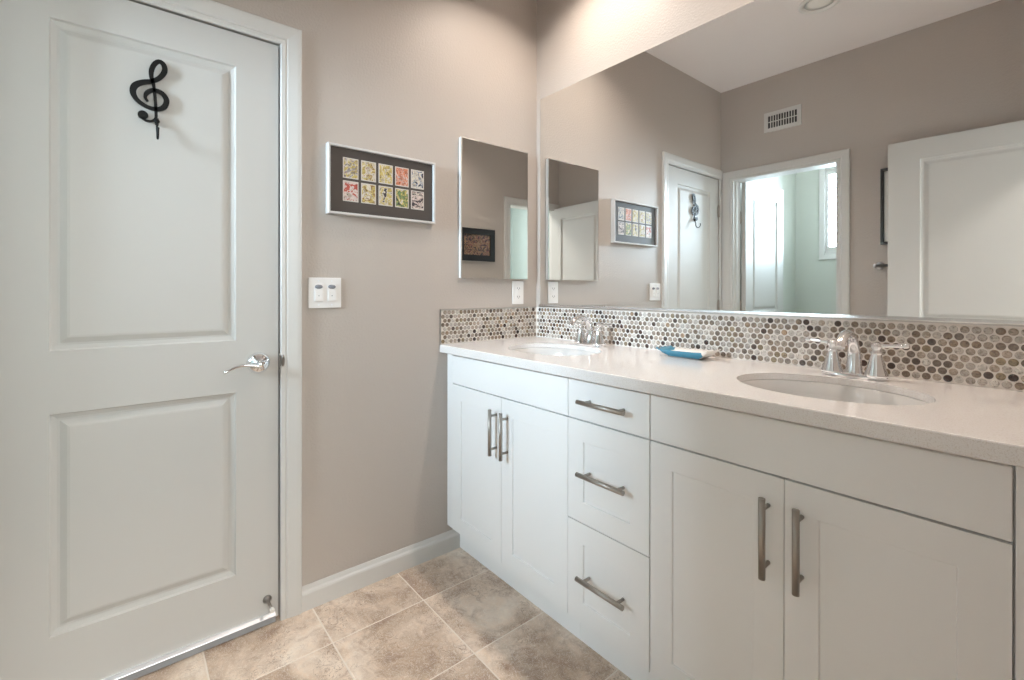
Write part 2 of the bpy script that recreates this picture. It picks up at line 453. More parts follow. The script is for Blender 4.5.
def lever(parent, O, ud, nd, label=None):
    """round rose with a curved lever running along ud"""
    O = Vector(O); ud = Vector(ud); nd = Vector(nd); z = Vector((0, 0, 1))
    m = MB()
    ax = nd
    def ring(r, h): return [O + ax * h + (ud * math.cos(2 * PI * k / 32) + z * math.sin(2 * PI * k / 32)) * r for k in range(32)]
    prof = [(.037, 0), (.037, .005), (.034, .013), (.026, .021), (.015, .025), (.012, .029), (.012, .045), (.013, .050), (.013, .058), (.009, .062), (.001, .0625)]
    rs = [[m.bm.verts.new(p) for p in ring(r, h)] for r, h in prof]
    for a, b in zip(rs, rs[1:]):
        for k in range(32):
            f = m.bm.faces.new((a[k], a[(k + 1) % 32], b[(k + 1) % 32], b[k])); f.smooth = True
    m.bm.faces.new(rs[-1]); m.bm.faces.new(rs[0][::-1])
    pts = []; rad = []
    for i in range(15):
        t = i / 14
        pts.append(O + ax * (.053 - .006 * math.sin(t * PI)) + ud * (.112 * t) + z * (-.006 + .013 * math.sin(t * 2.4) - .022 * t * t))
        rad.append((.0065 - .002 * t, .009 - .0035 * t) if t < .98 else (.002, .003))
    m.tube(pts, rad, 12)
    return build('door_handle', m, M['chrome'], parent)
def hinge(parent, x, y, z, nd, seg_h=.09):
    m = MB(); m.tube([(x, y, z - seg_h / 2), (x, y, z + seg_h / 2)], .0080, 12)
    for k in (-1, 1): m.lathe([(.004, 0), (.0045, .003), (.001, .006)], (x, y, z + k * seg_h / 2 - (0 if k > 0 else .006)), seg=12)
    for i in (-.028, -.009, .009, .028): m.tube([(x, y, z + i - .0006), (x, y, z + i + .0006)], .0084, 12)
    return build('hinge', m, M['nickel'], parent)
Z0 = .012
def rects_for(U, st=.135, sr=None):
    sr = sr or st
    return [(st, U - sr, .2066 - Z0, .8248 - Z0), (st, U - sr, 1.0003 - Z0, 1.9267 - Z0)]
# door_1, closed, in the left wall (face flush with the wall)
U1 = D1[1] - D1[0] - .004
m = door_leaf((-.006, D1[0] + .001, Z0), (0, 1, 0), (1, 0, 0), U1, 2.026, .035, rects_for(U1, .1322, .1310))
door1 = struct('door_1', m, M['door'], 'closed white two-panel door carrying the black treble clef hook', 'door', origin=(-.006, (D1[0] + D1[1]) / 2, Z0))
lever(door1, (-.006, -1.3000, .919), (0, -1, 0), (1, 0, 0))
for z in (1.79, 1.05, .26): hinge(door1, .004, D1[0] + .012, z, 1)
# latch edge and aluminium sweep
m = MB().box(-.003, .0015, D1[1] - .0015, D1[1] + .0012, .890, .948); m.lathe([(.013, 0), (.012, .003), (.009, .0045)], (.0098, D1[1] + .0085, .921), 'x', 20, sy=1.7, sx=.48)
m.box(-.0005, .0105, D1[1] + .0004, D1[1] + .0030, .902, .940)
tag(build('latch_plate', m, M['sheen'], door1), 'nickel latch and strike between door and frame')
m = MB(); m.extrude_profile([(-.006, .0258), (.0105, .0258), (.0115, .0275), (.0105, .029), (.001, .0345), (-.006, .0345)], lambda a, b, t: (a, D1[0] + .004 + (D1[1] - D1[0] - .018) * t, b), 1)
tag(build('door_sweep', m, M['alum'], door1), 'shiny aluminium strip along the bottom of the door')
m = MB().box(-.006, .0052, D1[0] + .004, D1[1] - .014, .003, .0255)
tag(build('sweep_insert', m, M['vinyl'], door1), 'grey vinyl seal under the aluminium strip')
# door stop: rigid stem with a flared base
m = MB(); m.lathe([(.0145, 0), (.0145, .003), (.010, .008), (.006, .016), (.0048, .03), (.0048, .068)], (-.006, -1.272, .086), 'x', 20)
st = build('door_stop', m, M['sheen'], door1)
m = MB(); m.lathe([(.0048, .066), (.0072, .067), (.0075, .076), (.006, .080)], (-.006, -1.272, .086), 'x', 16)
build('stop_tip', m, M['rubber'], st)

# door_2, opened into the toilet room
th = .035; ang = math.radians(91.6)
ud = (math.cos(-ang), math.sin(-ang), 0); nd = (math.sin(ang), -math.cos(ang) * -1, 0)
ud = Vector((-.0 + .02, -1, 0)).normalized(); nd = Vector((1, .02, 0)).normalized()
m = door_leaf((.139, -D - T - .003, Z0), ud, nd, .690, 2.030, th, rects_for(.690, .12))
door2 = struct('door_2', m, M['door'], 'open white panelled door inside the toilet room', 'door', origin=(.12, -D - T, Z0))
for z in (1.745, 1.05, .26): hinge(door2, .098, -D - T - .004, z, 1)
lever(door2, Vector((.139, -D - T - .003, .919)) + ud * .63, -ud, nd)
# door_3, entry door opened against the wall facing the mirror
U3 = .800
u3 = Vector((1, -.050, 0)).normalized(); n3 = Vector((.050, 1, 0)).normalized()
m = door_leaf((1.074, -1.866, Z0), u3, n3, U3, 2.028, .033, rects_for(U3, .145))
door3 = struct('door_3', m, M['door'], 'open white panelled entry door standing in front of the towel bar', 'door', origin=(1.074 + U3 / 2, -1.88, Z0))
lever(door3, Vector((1.074, -1.866, .919)) + u3 * .062, u3, n3)

# ------------------------------------------------------------------ treble clef hook on door_1
CL = [(-1.603, 1.745), (-1.609, 1.756), (-1.605, 1.771), (-1.589, 1.783), (-1.568, 1.779), (-1.557, 1.760), (-1.563, 1.738), (-1.580, 1.727), (-1.603, 1.728), (-1.627, 1.742), (-1.638, 1.763), (-1.634, 1.784), (-1.617, 1.799), (-1.594, 1.809), (-1.575, 1.824), (-1.562, 1.848), (-1.564, 1.868), (-1.575, 1.875), (-1.587, 1.863), (-1.594, 1.842), (-1.594, 1.820), (-1.589, 1.799), (-1.585, 1.758), (-1.583, 1.715), (-1.584, 1.697), (-1.594, 1.687), (-1.607, 1.686), (-1.617, 1.693)]
CW = [w_ * 1.18 for w_ in [.0022, .0035, .0050, .0052, .0055, .0062, .0062, .0052, .0045, .0050, .0066, .0072, .0062, .0052, .0055, .0062, .0056, .0050, .0054, .0056, .0045, .0036, .0034, .0034, .0032, .0028, .0028, .0030]]
clef = empty('treble_clef_hook', (-.002, -1.593, 1.633))
tag(clef, 'black metal treble clef hook hanging on the closed white door', 'hook')
def ribbon(pts, ws, x0, x1):
    P = []; Wd = []
    n = len(pts)
    for i in range(n - 1):           # Catmull-Rom
        p0, p1, p2, p3 = pts[max(i - 1, 0)], pts[i], pts[i + 1], pts[min(i + 2, n - 1)]
        for k in range(6):
            t = k / 6
            q = [.5 * (2 * p1[d] + (p2[d] - p0[d]) * t + (2 * p0[d] - 5 * p1[d] + 4 * p2[d] - p3[d]) * t * t + (-p0[d] + 3 * p1[d] - 3 * p2[d] + p3[d]) * t ** 3) for d in (0, 1)]
            P.append(Vector(q)); Wd.append(ws[i] * (1 - t) + ws[i + 1] * t)
    P.append(Vector(pts[-1])); Wd.append(ws[-1])
    m = MB(); prev = None
    for i, p in enumerate(P):
        t = (P[min(i + 1, len(P) - 1)] - P[max(i - 1, 0)]).normalized(); nn = Vector((-t.y, t.x)) * Wd[i]
        a, b = p + nn, p - nn
        cur = [m.bm.verts.new(v) for v in ((x0, a.x, a.y), (x1, a.x, a.y), (x1, b.x, b.y), (x0, b.x, b.y))]
        if prev:
            for k in range(4): m.bm.faces.new((prev[k], prev[(k + 1) % 4], cur[(k + 1) % 4], cur[k]))
        else: m.bm.faces.new(cur[::-1])
        prev = cur
    m.bm.faces.new(prev)
    return m
m = ribbon(CL, CW, -.002, .003)
m.lathe([(.0128, -.002), (.0128, .003)], (0, -1.6145, 1.7015), 'x', 20)
build('clef', m, M['black'], clef)
m = MB(); hp = []
for k in range(6): hp.append((.005 + .0015 * k, -1.581, 1.690 - .005 * k))
for k in range(15):
    a = math.radians(180 + k * 14.5); hp.append((.031 + .0175 * math.cos(a), -1.580, 1.650 + .0205 * math.sin(a)))
m.tube(hp, [.003] * 19 + [.0035, .0042], 10)
m.lathe([(.001, .001), (.006, .004), (.0075, .008), (.005, .012), (.001, .013)], (-.002, -1.581, 1.688), 'x', 14)
m.box(-.002, .005, -1.5855, -1.5765, 1.678, 1.698)
build('hook', m, M['black'], clef)

# ------------------------------------------------------------------ framed prints
def frame_mesh(axis, plane, sgn, a0, a1, z0, z1, fw, depth, lip=.002):
    """picture frame on a wall; returns MB of the four mitred rails"""
    m = MB()
    pr = [(0, 0), (0, depth - .001), (.001, depth), (fw - .001, depth), (fw, depth - .001), (fw, depth - .010), (fw, 0)]
    def P(a, z, d): return (plane + sgn * d, a, z) if axis == 'y' else (a, plane + sgn * d, z)
    m.extrude_profile(pr, lambda a, b, t: P((a0 + a) if t == 0 else (a1 - a), z0 + a, b), 1)
    m.extrude_profile(pr, lambda a, b, t: P((a0 + a) if t == 0 else (a1 - a), z1 - a, b), 1)
    m.extrude_profile(pr, lambda a, b, t: P(a0 + a, (z0 + a) if t == 0 else (z1 - a), b), 1)
    m.extrude_profile(pr, lambda a, b, t: P(a1 - a, (z0 + a) if t == 0 else (z1 - a), b), 1)
    return m
fr = empty('framed_card_display', (0, -.85, 1.458))
tag(fr, 'white framed charcoal mat holding ten small colourful cards, above the light switches', 'picture')
fy0, fy1, fz0, fz1 = -1.0747, -.619, 1.4585, 1.7225
build('frame', frame_mesh('y', 0.001, 1, fy0, fy1, fz0, fz1, .0085, .029), M['whiteframe'], fr)
build('mat_board', MB().box(.008, .0165, fy0 + .006, fy1 - .006, fz0 + .006, fz1 - .006), M['matboard'], fr)
for r in range(2):
    for k in range(5):
        y0 = -1.0155 + k * .0715; y1 = y0 + .0605
        z1 = 1.6795 if r == 0 else 1.5910; z0 = z1 - .0785
        c = build('card', MB().box(.0166, .0174, y0, y1, z0, z1), M['cardstock'], fr)
        b = MB().box(.0174, .0178, y0 + .0035, y1 - .0035, z0 + .0035, z1 - .0035)
        build('print', b, ARTS[r * 5 + k], c)
# black framed collage on the right wall, seen in the cabinet mirror
fr2 = empty('framed_collage', (W, -.895, 1.446))
tag(fr2, 'black wide-framed brown collage hanging on the right wall, seen in the cabinet mirror', 'picture')
build('frame', frame_mesh('y', W - .001, -1, -1.095, -.684, 1.444, 1.747, .056, .024), M['blackframe'], fr2)
build('print', MB().box(W - .012, W - .008, -1.045, -.734, 1.493, 1.698), M['collage'], fr2)
# tall black frame half hidden behind the entry door
fr3 = empty('framed_picture', (1.20, -D, 1.455))
tag(fr3, 'thin black frame with white mat, half hidden behind the open entry door', 'picture')
build('frame', frame_mesh('x', -D + .001, 1, 1.018, 1.40, 1.455, 1.922, .017, .022), M['blackframe'], fr3)
build('mat_board', MB().box(1.03, 1.388, -D + .006, -D + .010, 1.467, 1.910), M['whitemat'], fr3)

# ------------------------------------------------------------------ towel bar
tb = empty('towel_bar', (1.30, -D, 1.325)); tag(tb, 'chrome towel bar on the wall behind the open entry door', 'towel bar')
m = MB(); m.tube([(1.000, -1.9505, 1.325), (1.55, -1.9505, 1.325)], .0085, 16)
for s, x in ((-1, 1.000), (1, 1.55)): m.lathe([(.0085, 0), (.009, .014), (.001, .016)], (x, -1.9505, 1.325), 'x', 16) if s > 0 else m.tube([(x - .014, -1.9505, 1.325), (x - .010, -1.9505, 1.325), (x - .002, -1.9505, 1.325), (x, -1.9505, 1.325)], [.009, .014, .014, .0085], 16)
build('bar', m, M['alum'], tb)
for x in (1.012, 1.538):
    m = MB(); m.lathe([(.024, .0015), (.024, .006), (.016, .012), (.009, .018), (.009, .030)], (x, -D, 1.325), 'y', 20)
    build('bracket', m, M['alum'], tb)

# ------------------------------------------------------------------ vent register
v = empty('air_vent', (.45, -D, 2.323)); tag(v, 'white rectangular air vent grille high above the toilet-room doorway', 'vent')
vx0, vx1, vz0, vz1 = .327, .572, 2.323, 2.466
build('vent_frame', frame_mesh('x', -D + .001, 1, vx0, vx1, vz0, vz1, .027, .008), M['trim'], v)
build('duct_opening', MB().box(vx0 + .024, vx1 - .024, -D + .0012, -D + .002, vz0 + .024, vz1 - .024), M['slot'], v)
m = MB().box(vx0 + .027, vx1 - .027, -D + .003, -D + .0075, (vz0 + vz1) / 2 - .003, (vz0 + vz1) / 2 + .003)
build('cross_bar', m, M['trim'], v)
for k in range(11):
    x = vx0 + .027 + (vx1 - vx0 - .054) * (k + .5) / 11 + .0085
    if k == 10: continue
    build('louver', MB().box(x - .0027, x + .0027, -D + .002, -D + .007, vz0 + .026, vz1 - .026), M['trim'], v)

# ------------------------------------------------------------------ switches, outlet
sw = empty('light_switch', (0, -1.0775, 1.104)); tag(sw, 'white double light switch plate beside the closed door', 'light switch')
build('cover_plate', MB().box(.001, .0065, -1.137, -1.018, 1.104, 1.2175, bev=.0018, seg=2), M['plastic'], sw)
for yc in (-1.1015, -1.0535):
    s_ = build('switch', MB().box(.0065, .0085, yc - .0165, yc + .0165, 1.1275, 1.194, bev=.0006), M['plastic'], sw)
    build('paddle', MB().box(.0085, .0115, yc - .0145, yc + .0145, 1.130, 1.176, bev=.001), M['plastic'], s_)
    m = MB(); m.lathe([(.0145, .0), (.0135, .003), (.008, .0055), (.001, .006)], (.0085, yc, 1.1835), 'x', 16, sy=.55)
    tag(build('sensor_lens', m, M['plasticgrey'], s_), 'grey sensor lens')
    build('indicator', MB().box(.0115, .0119, yc - .002, yc + .001, 1.148, 1.152), M['plasticgrey'], s_)
    for z in (1.116, 1.2055):
        m = MB(); m.lathe([(.003, 0), (.0028, .0008)], (.0063, yc, z), 'x', 10); build('screw', m, M['alum'], sw)
ol = empty('wall_outlet', (0, -.131, 1.101)); tag(ol, 'white wall outlet below the mirrored medicine cabinet', 'outlet')
build('cover_plate', MB().box(.001, .0065, -.166, -.094, 1.101, 1.217, bev=.0018, seg=2), M['plastic'], ol)
rc = build('receptacle', MB().box(.0065, .0085, -.147, -.113, 1.126, 1.193, bev=.0006), M['plastic'], ol)
m = MB()
for zc_ in (1.181, 1.139):
    m.box(.0085, .0088, -.138, -.1355, zc_ - .004, zc_ + .004); m.box(.0085, .0088, -.1245, -.122, zc_ - .004, zc_ + .004); m.box(.0085, .0088, -.132, -.128, zc_ - .009, zc_ - .006)
m.bm.free()
for zc_ in (1.181, 1.139):
    for a, b, c_, e in ((-.138, -.1355, -.004, .004), (-.1245, -.122, -.004, .004), (-.132, -.128, -.009, -.006)):
        build('slot', MB().box(.0085, .0088, a, b, zc_ + c_, zc_ + e), M['slot'], rc)
build('test_button', MB().box(.0085, .0095, -.136, -.124, 1.1555, 1.1635, bev=.0005), M['plastic'], rc)

# ------------------------------------------------------------------ medicine cabinet
mc = empty('medicine_cabinet', (0, -.28, 1.226)); tag(mc, 'frameless mirrored medicine cabinet on the left wall by the corner', 'medicine cabinet')
my0, my1, mz0, mz1 = -.482, -.079, 1.2265, 1.869
build('cabinet_body', MB().box(.001, .0135, my0 + .001, my1 - .001, mz0 + .001, mz1 - .001), M['plastic'], mc)
m = MB(); bv = .005; x0, x1, x2 = .0135, .0215, .0219
o_ = [(my0, mz0), (my1, mz0), (my1, mz1), (my0, mz1)]; i_ = [(my0 + bv, mz0 + bv), (my1 - bv, mz0 + bv), (my1 - bv, mz1 - bv), (my0 + bv, mz1 - bv)]
for k in range(4):
    a, b = o_[k], o_[(k + 1) % 4]; c, d = i_[(k + 1) % 4], i_[k]
    m.face([(x0, *a), (x0, *b), (x1, *b), (x1, *a)], 1)
    m.face([(x1, *a), (x1, *b), (x2, *c), (x2, *d)], 0)
m.face([(x2, *p) for p in i_], 0); m.face([(x0, *p) for p in o_], 1)
build('mirror_door', m, [M['mirror'], M['whiteframe']], mc)

# ------------------------------------------------------------------ big mirror and backsplash
bmr = empty('vanity_mirror', (.92, 0, 1.09)); tag(bmr, 'wide frameless mirror above the double-sink worktop', 'mirror')
m = MB(); m.box(.035, W - .02, -.0065, -.0010, 1.092, 2.155)
for f in m.bm.faces:
    f.material_index = 0 if f.normal.y < -.5 else 1
build('mirror_glass', m, [M['mirror'], M['edge']], bmr, recalc=False)
m = MB(); m.extrude_profile([(.0005, 1.0895), (-.0125, 1.0895), (-.0140, 1.0915), (-.0130, 1.0990), (-.0075, 1.0995), (-.0075, 1.0915), (.0005, 1.0915)], lambda a, b, t: (.033 + (W - .052) * t, a, b), 1)
tag(build('bottom_rail', m, M['rail'], bmr), 'silver metal rail under the mirror')
m = MB().box(.033, W - .019, -.0125, .0005, 1.0852, 1.0892)
tag(build('tile_edge_strip', m, M['steel'], bmr), 'darker steel strip along the top of the mosaic')

random.seed(11)
PAL = [((.50, .46, .42), 22), ((.40, .34, .285), 26), ((.25, .19, .14), 22), ((.62, .59, .55), 12), ((.20, .16, .13), 14), ((.08, .055, .045), 9), ((.28, .22, .14), 5), ((.055, .028, .022), 4), ((.38, .27, .18), 2)]
def pick():
    t = random.uniform(0, sum(w_ for _, w_ in PAL))
    for c, w_ in PAL:
        t -= w_
        if t <= 0: break
    k = random.uniform(.72, 1.0); return tuple(min(1, v * k) for v in c)
def penny(mb, P, a0, a1):
    """P(a, z, d); eight rows of round tiles"""
    rows = 8; dz = .0184; pt = .0212; r = .0091
    for j in range(rows):
        z = .9425 + j * dz; a = a0 + .0106 + (pt / 2 if j % 2 else 0)
        while a < a1 - .003:
            rr = min(r, a1 - a) if a + r > a1 else r
            tint = pick(); S = 14
            rings = []
            for rad, d in ((r, .0032), (r, .0052), (r * .86, .0062), (r * .5, .0066)):
                rings.append([mb.bm.verts.new(P(min(a + rad * math.cos(2 * PI * k / S), a1), z + rad * math.sin(2 * PI * k / S), d)) for k in range(S)])
            for q, (A, B) in enumerate(zip(rings, rings[1:])):
                for k in range(S):
                    f = mb.bm.faces.new((A[k], A[(k + 1) % S], B[(k + 1) % S], B[k])); f.smooth = q > 0
                    for lp in f.loops: lp[mb.col] = (*tint, 1)
            f = mb.bm.faces.new(rings[-1]); f.smooth = True
            for lp in f.loops: lp[mb.col] = (*tint, 1)
            a += pt
bs = empty('tile_backsplash', (.92, 0, ZC)); tag(bs, 'long strip of round glass mosaic tiles under the wide mirror', 'backsplash', 'mosaic backsplashes')
bs['label'] = 'long strip of round glass mosaic tiles under the wide mirror'
build('grout', MB().box(.0042, W - .0005, -.0045, -.0005, ZC + .0005, 1.0850), M['grout'], bs)
m = MB(); penny(m, lambda a, z, d: (a, -d, z), .0085, W - .001); build('tiles', m, M['penny'], bs)
bl = empty('tile_backsplash', (0, -.29, ZC)); tag(bl, 'short strip of round glass mosaic tiles on the left wall below the outlet', 'backsplash', 'mosaic backsplashes')
build('grout', MB().box(.0005, .0042, -.5775, -.0005, ZC + .0005, 1.0825), M['grout'], bl)
m = MB(); penny(m, lambda a, z, d: (d, a, z), -.5770, -.0075); build('tiles', m, M['penny'], bl)
m = MB().box(.0005, .0085, -.5803, -.5778, ZC + .0005, 1.0855); m.box(.0005, .0085, -.5803, -.0005, 1.0828, 1.0855)
tag(build('edge_trim', m, M['steel'], bl), 'thin metal edge strip')

# ------------------------------------------------------------------ worktop with two undermount basins
SINKS = [(.430, -.300, .212, .166), (1.400, -.300, .207, .166)]
ct = bmesh.new()
def loop(pts, z):
    vs = [ct.verts.new((x, y, z)) for x, y in pts]
    return [ct.edges.new((vs[k], vs[(k + 1) % len(vs)])) for k in range(len(vs))], vs
CF = -.5814
outer = [(.001, -.001), (.001, CF + .003), (.001, CF + .003), (W - .001, CF + .003), (W - .001, -.001)]
outer = [(.001, -.001), (.001, CF + .003)] + [(.001 + (W - .002) * k / 24, CF + .003) for k in range(1, 24)] + [(W - .001, CF + .003), (W - .001, -.001)] + [(W - .001 - (W - .002) * k / 24, -.001) for k in range(1, 24)]
SG = 64
ell = [[(cx + rx * math.cos(2 * PI * k / SG), cy + ry * math.sin(2 * PI * k / SG)) for k in range(SG)] for cx, cy, rx, ry in SINKS]
E_, OV = loop(outer, ZC); EV = []
alle = list(E_)
for e in ell:
    ee, vv = loop(e, ZC); alle += ee; EV.append(vv)
bmesh.ops.triangle_fill(ct, edges=alle, use_beauty=True)
# top rim bevel + front face + underside
zb_ = .8965
def ringdown(vs, offs):
    prev = vs
    for dx, z in offs:
        cur = [ct.verts.new((v.co.x, v.co.y, z)) for v in vs]
        for q, v in zip(cur, vs):
            if dx and v.co.y < CF + .0035: q.co.y -= dx
        for k in range(len(vs)):
            ct.faces.new((prev[k], prev[(k + 1) % len(vs)], cur[(k + 1) % len(vs)], cur[k]))
        prev = cur
    return prev
OB = ringdown(OV, [(.0021, ZC - .0009), (.003, ZC - .003), (.003, zb_ + .002), (.0015, zb_)])
EB = []
for v_, (cx, cy, rx, ry) in zip(EV, SINKS):
    r1 = ringdown(v_, [(0, ZC - .001), (0, ZC - .018)])
    prev = r1
    for sc_, z in ((1.09, ZC - .018), (1.09, zb_)):
        cur = [ct.verts.new((cx + (v.co.x - cx) * sc_, cy + (v.co.y - cy) * sc_, z)) for v in r1]
        for k in range(len(cur)): ct.faces.new((prev[k], prev[(k + 1) % len(cur)], cur[(k + 1) % len(cur)], cur[k]))
        prev = cur
    EB.append(prev)
be = []
for ring in [OB] + EB:
    for k in range(len(ring)):
        a, b = ring[k], ring[(k + 1) % len(ring)]
        ex = ct.edges.get((a, b)) or ct.edges.new((a, b)); be.append(ex)
bmesh.ops.triangle_fill(ct, edges=be, use_beauty=True)
mb = MB.__new__(MB); mb.bm = ct
top = build('worktop', mb, M['quartz']); tag(top, 'speckled white quartz worktop running over all the vanity cabinets', 'countertop')
for k, (cx, cy, rx, ry) in enumerate(SINKS):
    lab = ['white oval undermount basin nearest the left wall', 'white oval undermount basin in the right half of the worktop'][k]
    s_ = empty('sink', (cx, cy, ZC - .15)); tag(s_, lab, 'sink', 'undermount basins')
    m = MB(); SG2 = 64; rings = []
    prof = [(1.080, -.0260), (1.078, -.0188), (1.010, -.0186), (.992, -.022), (.965, -.050), (.92, -.090), (.80, -.118), (.60, -.138), (.35, -.146), (.10, -.148)]
    for q, (sc_, h) in enumerate(prof):
        rings.append([m.bm.verts.new((cx + rx * sc_ * math.cos(2 * PI * i / SG2), cy + ry * sc_ * math.sin(2 * PI * i / SG2), ZC + h)) for i in range(SG2)])
    for A, B in zip(rings, rings[1:]):
        for i in range(SG2):
            f = m.bm.faces.new((A[i], A[(i + 1) % SG2], B[(i + 1) % SG2], B[i])); f.smooth = True
    m.bm.faces.new(rings[-1])
    build('basin', m, M['porcelain'], s_, recalc=False)
    m = MB(); m.lathe([(.022, 0), (.022, .002), (.018, .0035), (.014, .002), (.001, .0018)], (cx, cy, ZC - .1478), seg=24)
    build('drain', m, M['chrome'], s_)

# ------------------------------------------------------------------ faucets
def make_faucet(cx, cy=-.087):
    fa = empty('faucet', (cx, cy, ZC))
    m = MB(); S = 40; prev = None
    for sc_, h in ((1, 0.0005), (1, .006), (.96, .010), (.84, .013)):
        cur = []
        for k in range(S):
            a = 2 * PI * k / S; c, s = math.cos(a), math.sin(a)
            ex = math.copysign(abs(c) ** .7, c) * .077; ey = math.copysign(abs(s) ** .8, s) * .026
            cur.append(m.bm.verts.new((cx + ex * (1 - (1 - sc_) * .35), cy + ey * sc_, ZC + h)))
        if prev:
            for k in range(S):
                f = m.bm.faces.new((prev[k], prev[(k + 1) % S], cur[(k + 1) % S], cur[k])); f.smooth = True
        else: m.bm.faces.new(cur[::-1])
        prev = cur
    m.bm.faces.new(prev)
    build('base_plate', m, M['chrome'], fa)
    m = MB()
    path = [(.0, .008), (.002, .030), (.003, .060), (-.002, .085), (-.014, .104), (-.034, .119), (-.060, .125), (-.086, .120), (-.108, .106), (-.120, .090)]
    rad = [(.021, .023), (.0165, .0185), (.0135, .0165), (.011, .014), (.0105, .0135), (.010, .013), (.0095, .013), (.009, .0125), (.009, .012), (.0085, .0115)]
    # denser path
    P, Rd = [], []
    for i in range(len(path) - 1):
        for k in range(4):
            t = k / 4; p0, p1, p2, p3 = path[max(i - 1, 0)], path[i], path[i + 1], path[min(i + 2, len(path) - 1)]
            q = [.5 * (2 * p1[d] + (p2[d] - p0[d]) * t + (2 * p0[d] - 5 * p1[d] + 4 * p2[d] - p3[d]) * t * t + (-p0[d] + 3 * p1[d] - 3 * p2[d] + p3[d]) * t ** 3) for d in (0, 1)]
            P.append((cx, cy + q[0], ZC + q[1])); Rd.append(tuple(rad[i][d] * (1 - t) + rad[i + 1][d] * t for d in (0, 1)))
    P.append((cx, cy + path[-1][0], ZC + path[-1][1])); Rd.append(rad[-1])
    m.tube(P, Rd, 20, up=(0, 1, 0))
    sp = build('spout', m, M['chrome'], fa)
    m = MB(); m.lathe([(.0018, 0), (.0018, .018), (.0045, .020), (.0045, .026), (.002, .029), (.0005, .0295)], (cx, cy + .026, ZC + .012), seg=12)
    build('lift_rod', m, M['chrome'], fa)
    for s in (-1, 1):
        hx = cx + s * .051
        m = MB(); m.lathe([(.0285, .009), (.0270, .014), (.0215, .030), (.0160, .052), (.0125, .066), (.0125, .069), (.0145, .071), (.0145, .074), (.0105, .077), (.0100, .082), (.0135, .087), (.0135, .093), (.0085, .099), (.0005, .1005)], (hx, cy, ZC), seg=28)
        h_ = build('handle', m, M['chrome'], fa)
        m = MB(); x = lambda d: hx + s * d
        m.tube([(x(.004), cy, ZC + .0905), (x(.012), cy, ZC + .0915), (x(.030), cy, ZC + .0935), (x(.052), cy, ZC + .0955), (x(.056), cy, ZC + .0957), (x(.058), cy, ZC + .0958), (x(.064), cy, ZC + .0963), (x(.069), cy, ZC + .0967), (x(.0705), cy, ZC + .0968)],
               [.0065, .0055, .0048, .0052, .0052, .0068, .0072, .005, .001], 14)
        build('lever', m, M['chrome'], h_)
    return fa
fa = make_faucet(1.405)
tag(fa, 'chrome two-handle faucet behind the right basin', 'faucet', 'chrome faucets')
fb = copy_tree(fa, None, (-.965, 0, 0)); tag(fb, 'chrome two-handle faucet behind the left basin', 'faucet', 'chrome faucets')

# ------------------------------------------------------------------ soap dish
m = MB(); nx, ny = 20, 12
x0, x1, y0, y1 = .812, 1.008, -.146, -.048
BLUE = (.05, .235, .35); CRM = (.80, .78, .74)
def dz_(u, v):
    e = max(abs(u), abs(v) * .92) ; r = max(0, (e - .55) / .45)
    return .0035 + .031 * r ** 1.25 + .004 * max(0, abs(u) * abs(v) - .5) - (.004 * (1 - u) / 2 * r)
def pt(i, j, off):
    u, v = -1 + 2 * i / nx, -1 + 2 * j / ny
    ins = 1 - .10 * (1 - max(abs(u), abs(v)))
    # base is smaller than the rim
    return ((x0 + x1) / 2 + u * (x1 - x0) / 2, (y0 + y1) / 2 + v * (y1 - y0) / 2, ZC + dz_(u, v) + off)
def tint(i, j):
    u, v = -1 + 2 * (i + .5) / nx, -1 + 2 * (j + .5) / ny
    if u < -.78 or v < -.74 and u < .80: return tuple(c * (1 + .0 * i) for c in BLUE)
    return CRM
for i in range(nx):
    for j in range(ny):
        t_ = tint(i, j)
        m.face([pt(i, j, 0), pt(i + 1, j, 0), pt(i + 1, j + 1, 0), pt(i, j + 1, 0)], smooth=True, tint=t_)
        m.face([pt(i, j + 1, -.003), pt(i + 1, j + 1, -.003), pt(i + 1, j, -.003), pt(i, j, -.003)], smooth=True, tint=t_)
for i in range(nx):
    for j in (0, ny): m.face([pt(i, j, 0), pt(i + 1, j, 0), pt(i + 1, j, -.003), pt(i, j, -.003)], tint=tint(i, min(j, ny - 1)))
for j in range(ny):
    for i in (0, nx): m.face([pt(i, j, 0), pt(i, j + 1, 0), pt(i, j + 1, -.003), pt(i, j, -.003)], tint=tint(min(i, nx - 1), j))
dish = build('soap_dish', m, M['dish'], origin=((x0 + x1) / 2, (y0 + y1) / 2, ZC))
tag(dish, 'small curved blue and white soap dish standing between the two basins', 'soap dish')
m = MB()
for a0_, cxx in ((0, .905), (.8, .945)):
    m.tube([(cxx + .014 * math.cos(a0_ + k * .45), -.085 + .010 * math.sin(a0_ + k * .45), ZC + .0043) for k in range(9)], .0008, 6)
tag(build('swirl', m, M['plasticgrey'], dish), 'thin grey swirl drawn inside the dish')

# ------------------------------------------------------------------ vanity cabinets
def shaker(x0, x1, z0, z1, st=.064, plain=False):
    m = MB(); y = FACE; th = .019
    P = lambda u, v, d: (x0 + u, y - d, z0 + v)
    U, V = x1 - x0, z1 - z0
    if plain:
        m.box(x0, x1, y, y + th, z0, z1, bev=.0012); return m
    r = [(st, U - st, st, V - st)]
    panel_face(m, P, U, V, r, [(0, 0), (.0010, -.0004), (.0030, -.0045)])
    us = [0, st, U - st, U]; vs = [0, st, V - st, V]
    for a, b in zip(us, us[1:]):
        for vv in (0, V): m.face([P(a, vv, 0), P(b, vv, 0), P(b, vv, -th), P(a, vv, -th)])
    for a, b in zip(vs, vs[1:]):
        for uu in (0, U): m.face([P(uu, a, 0), P(uu, b, 0), P(uu, b, -th), P(uu, a, -th)])
    m.face([P(0, 0, -th), P(U, 0, -th), P(U, V, -th), P(0, V, -th)])
    return m
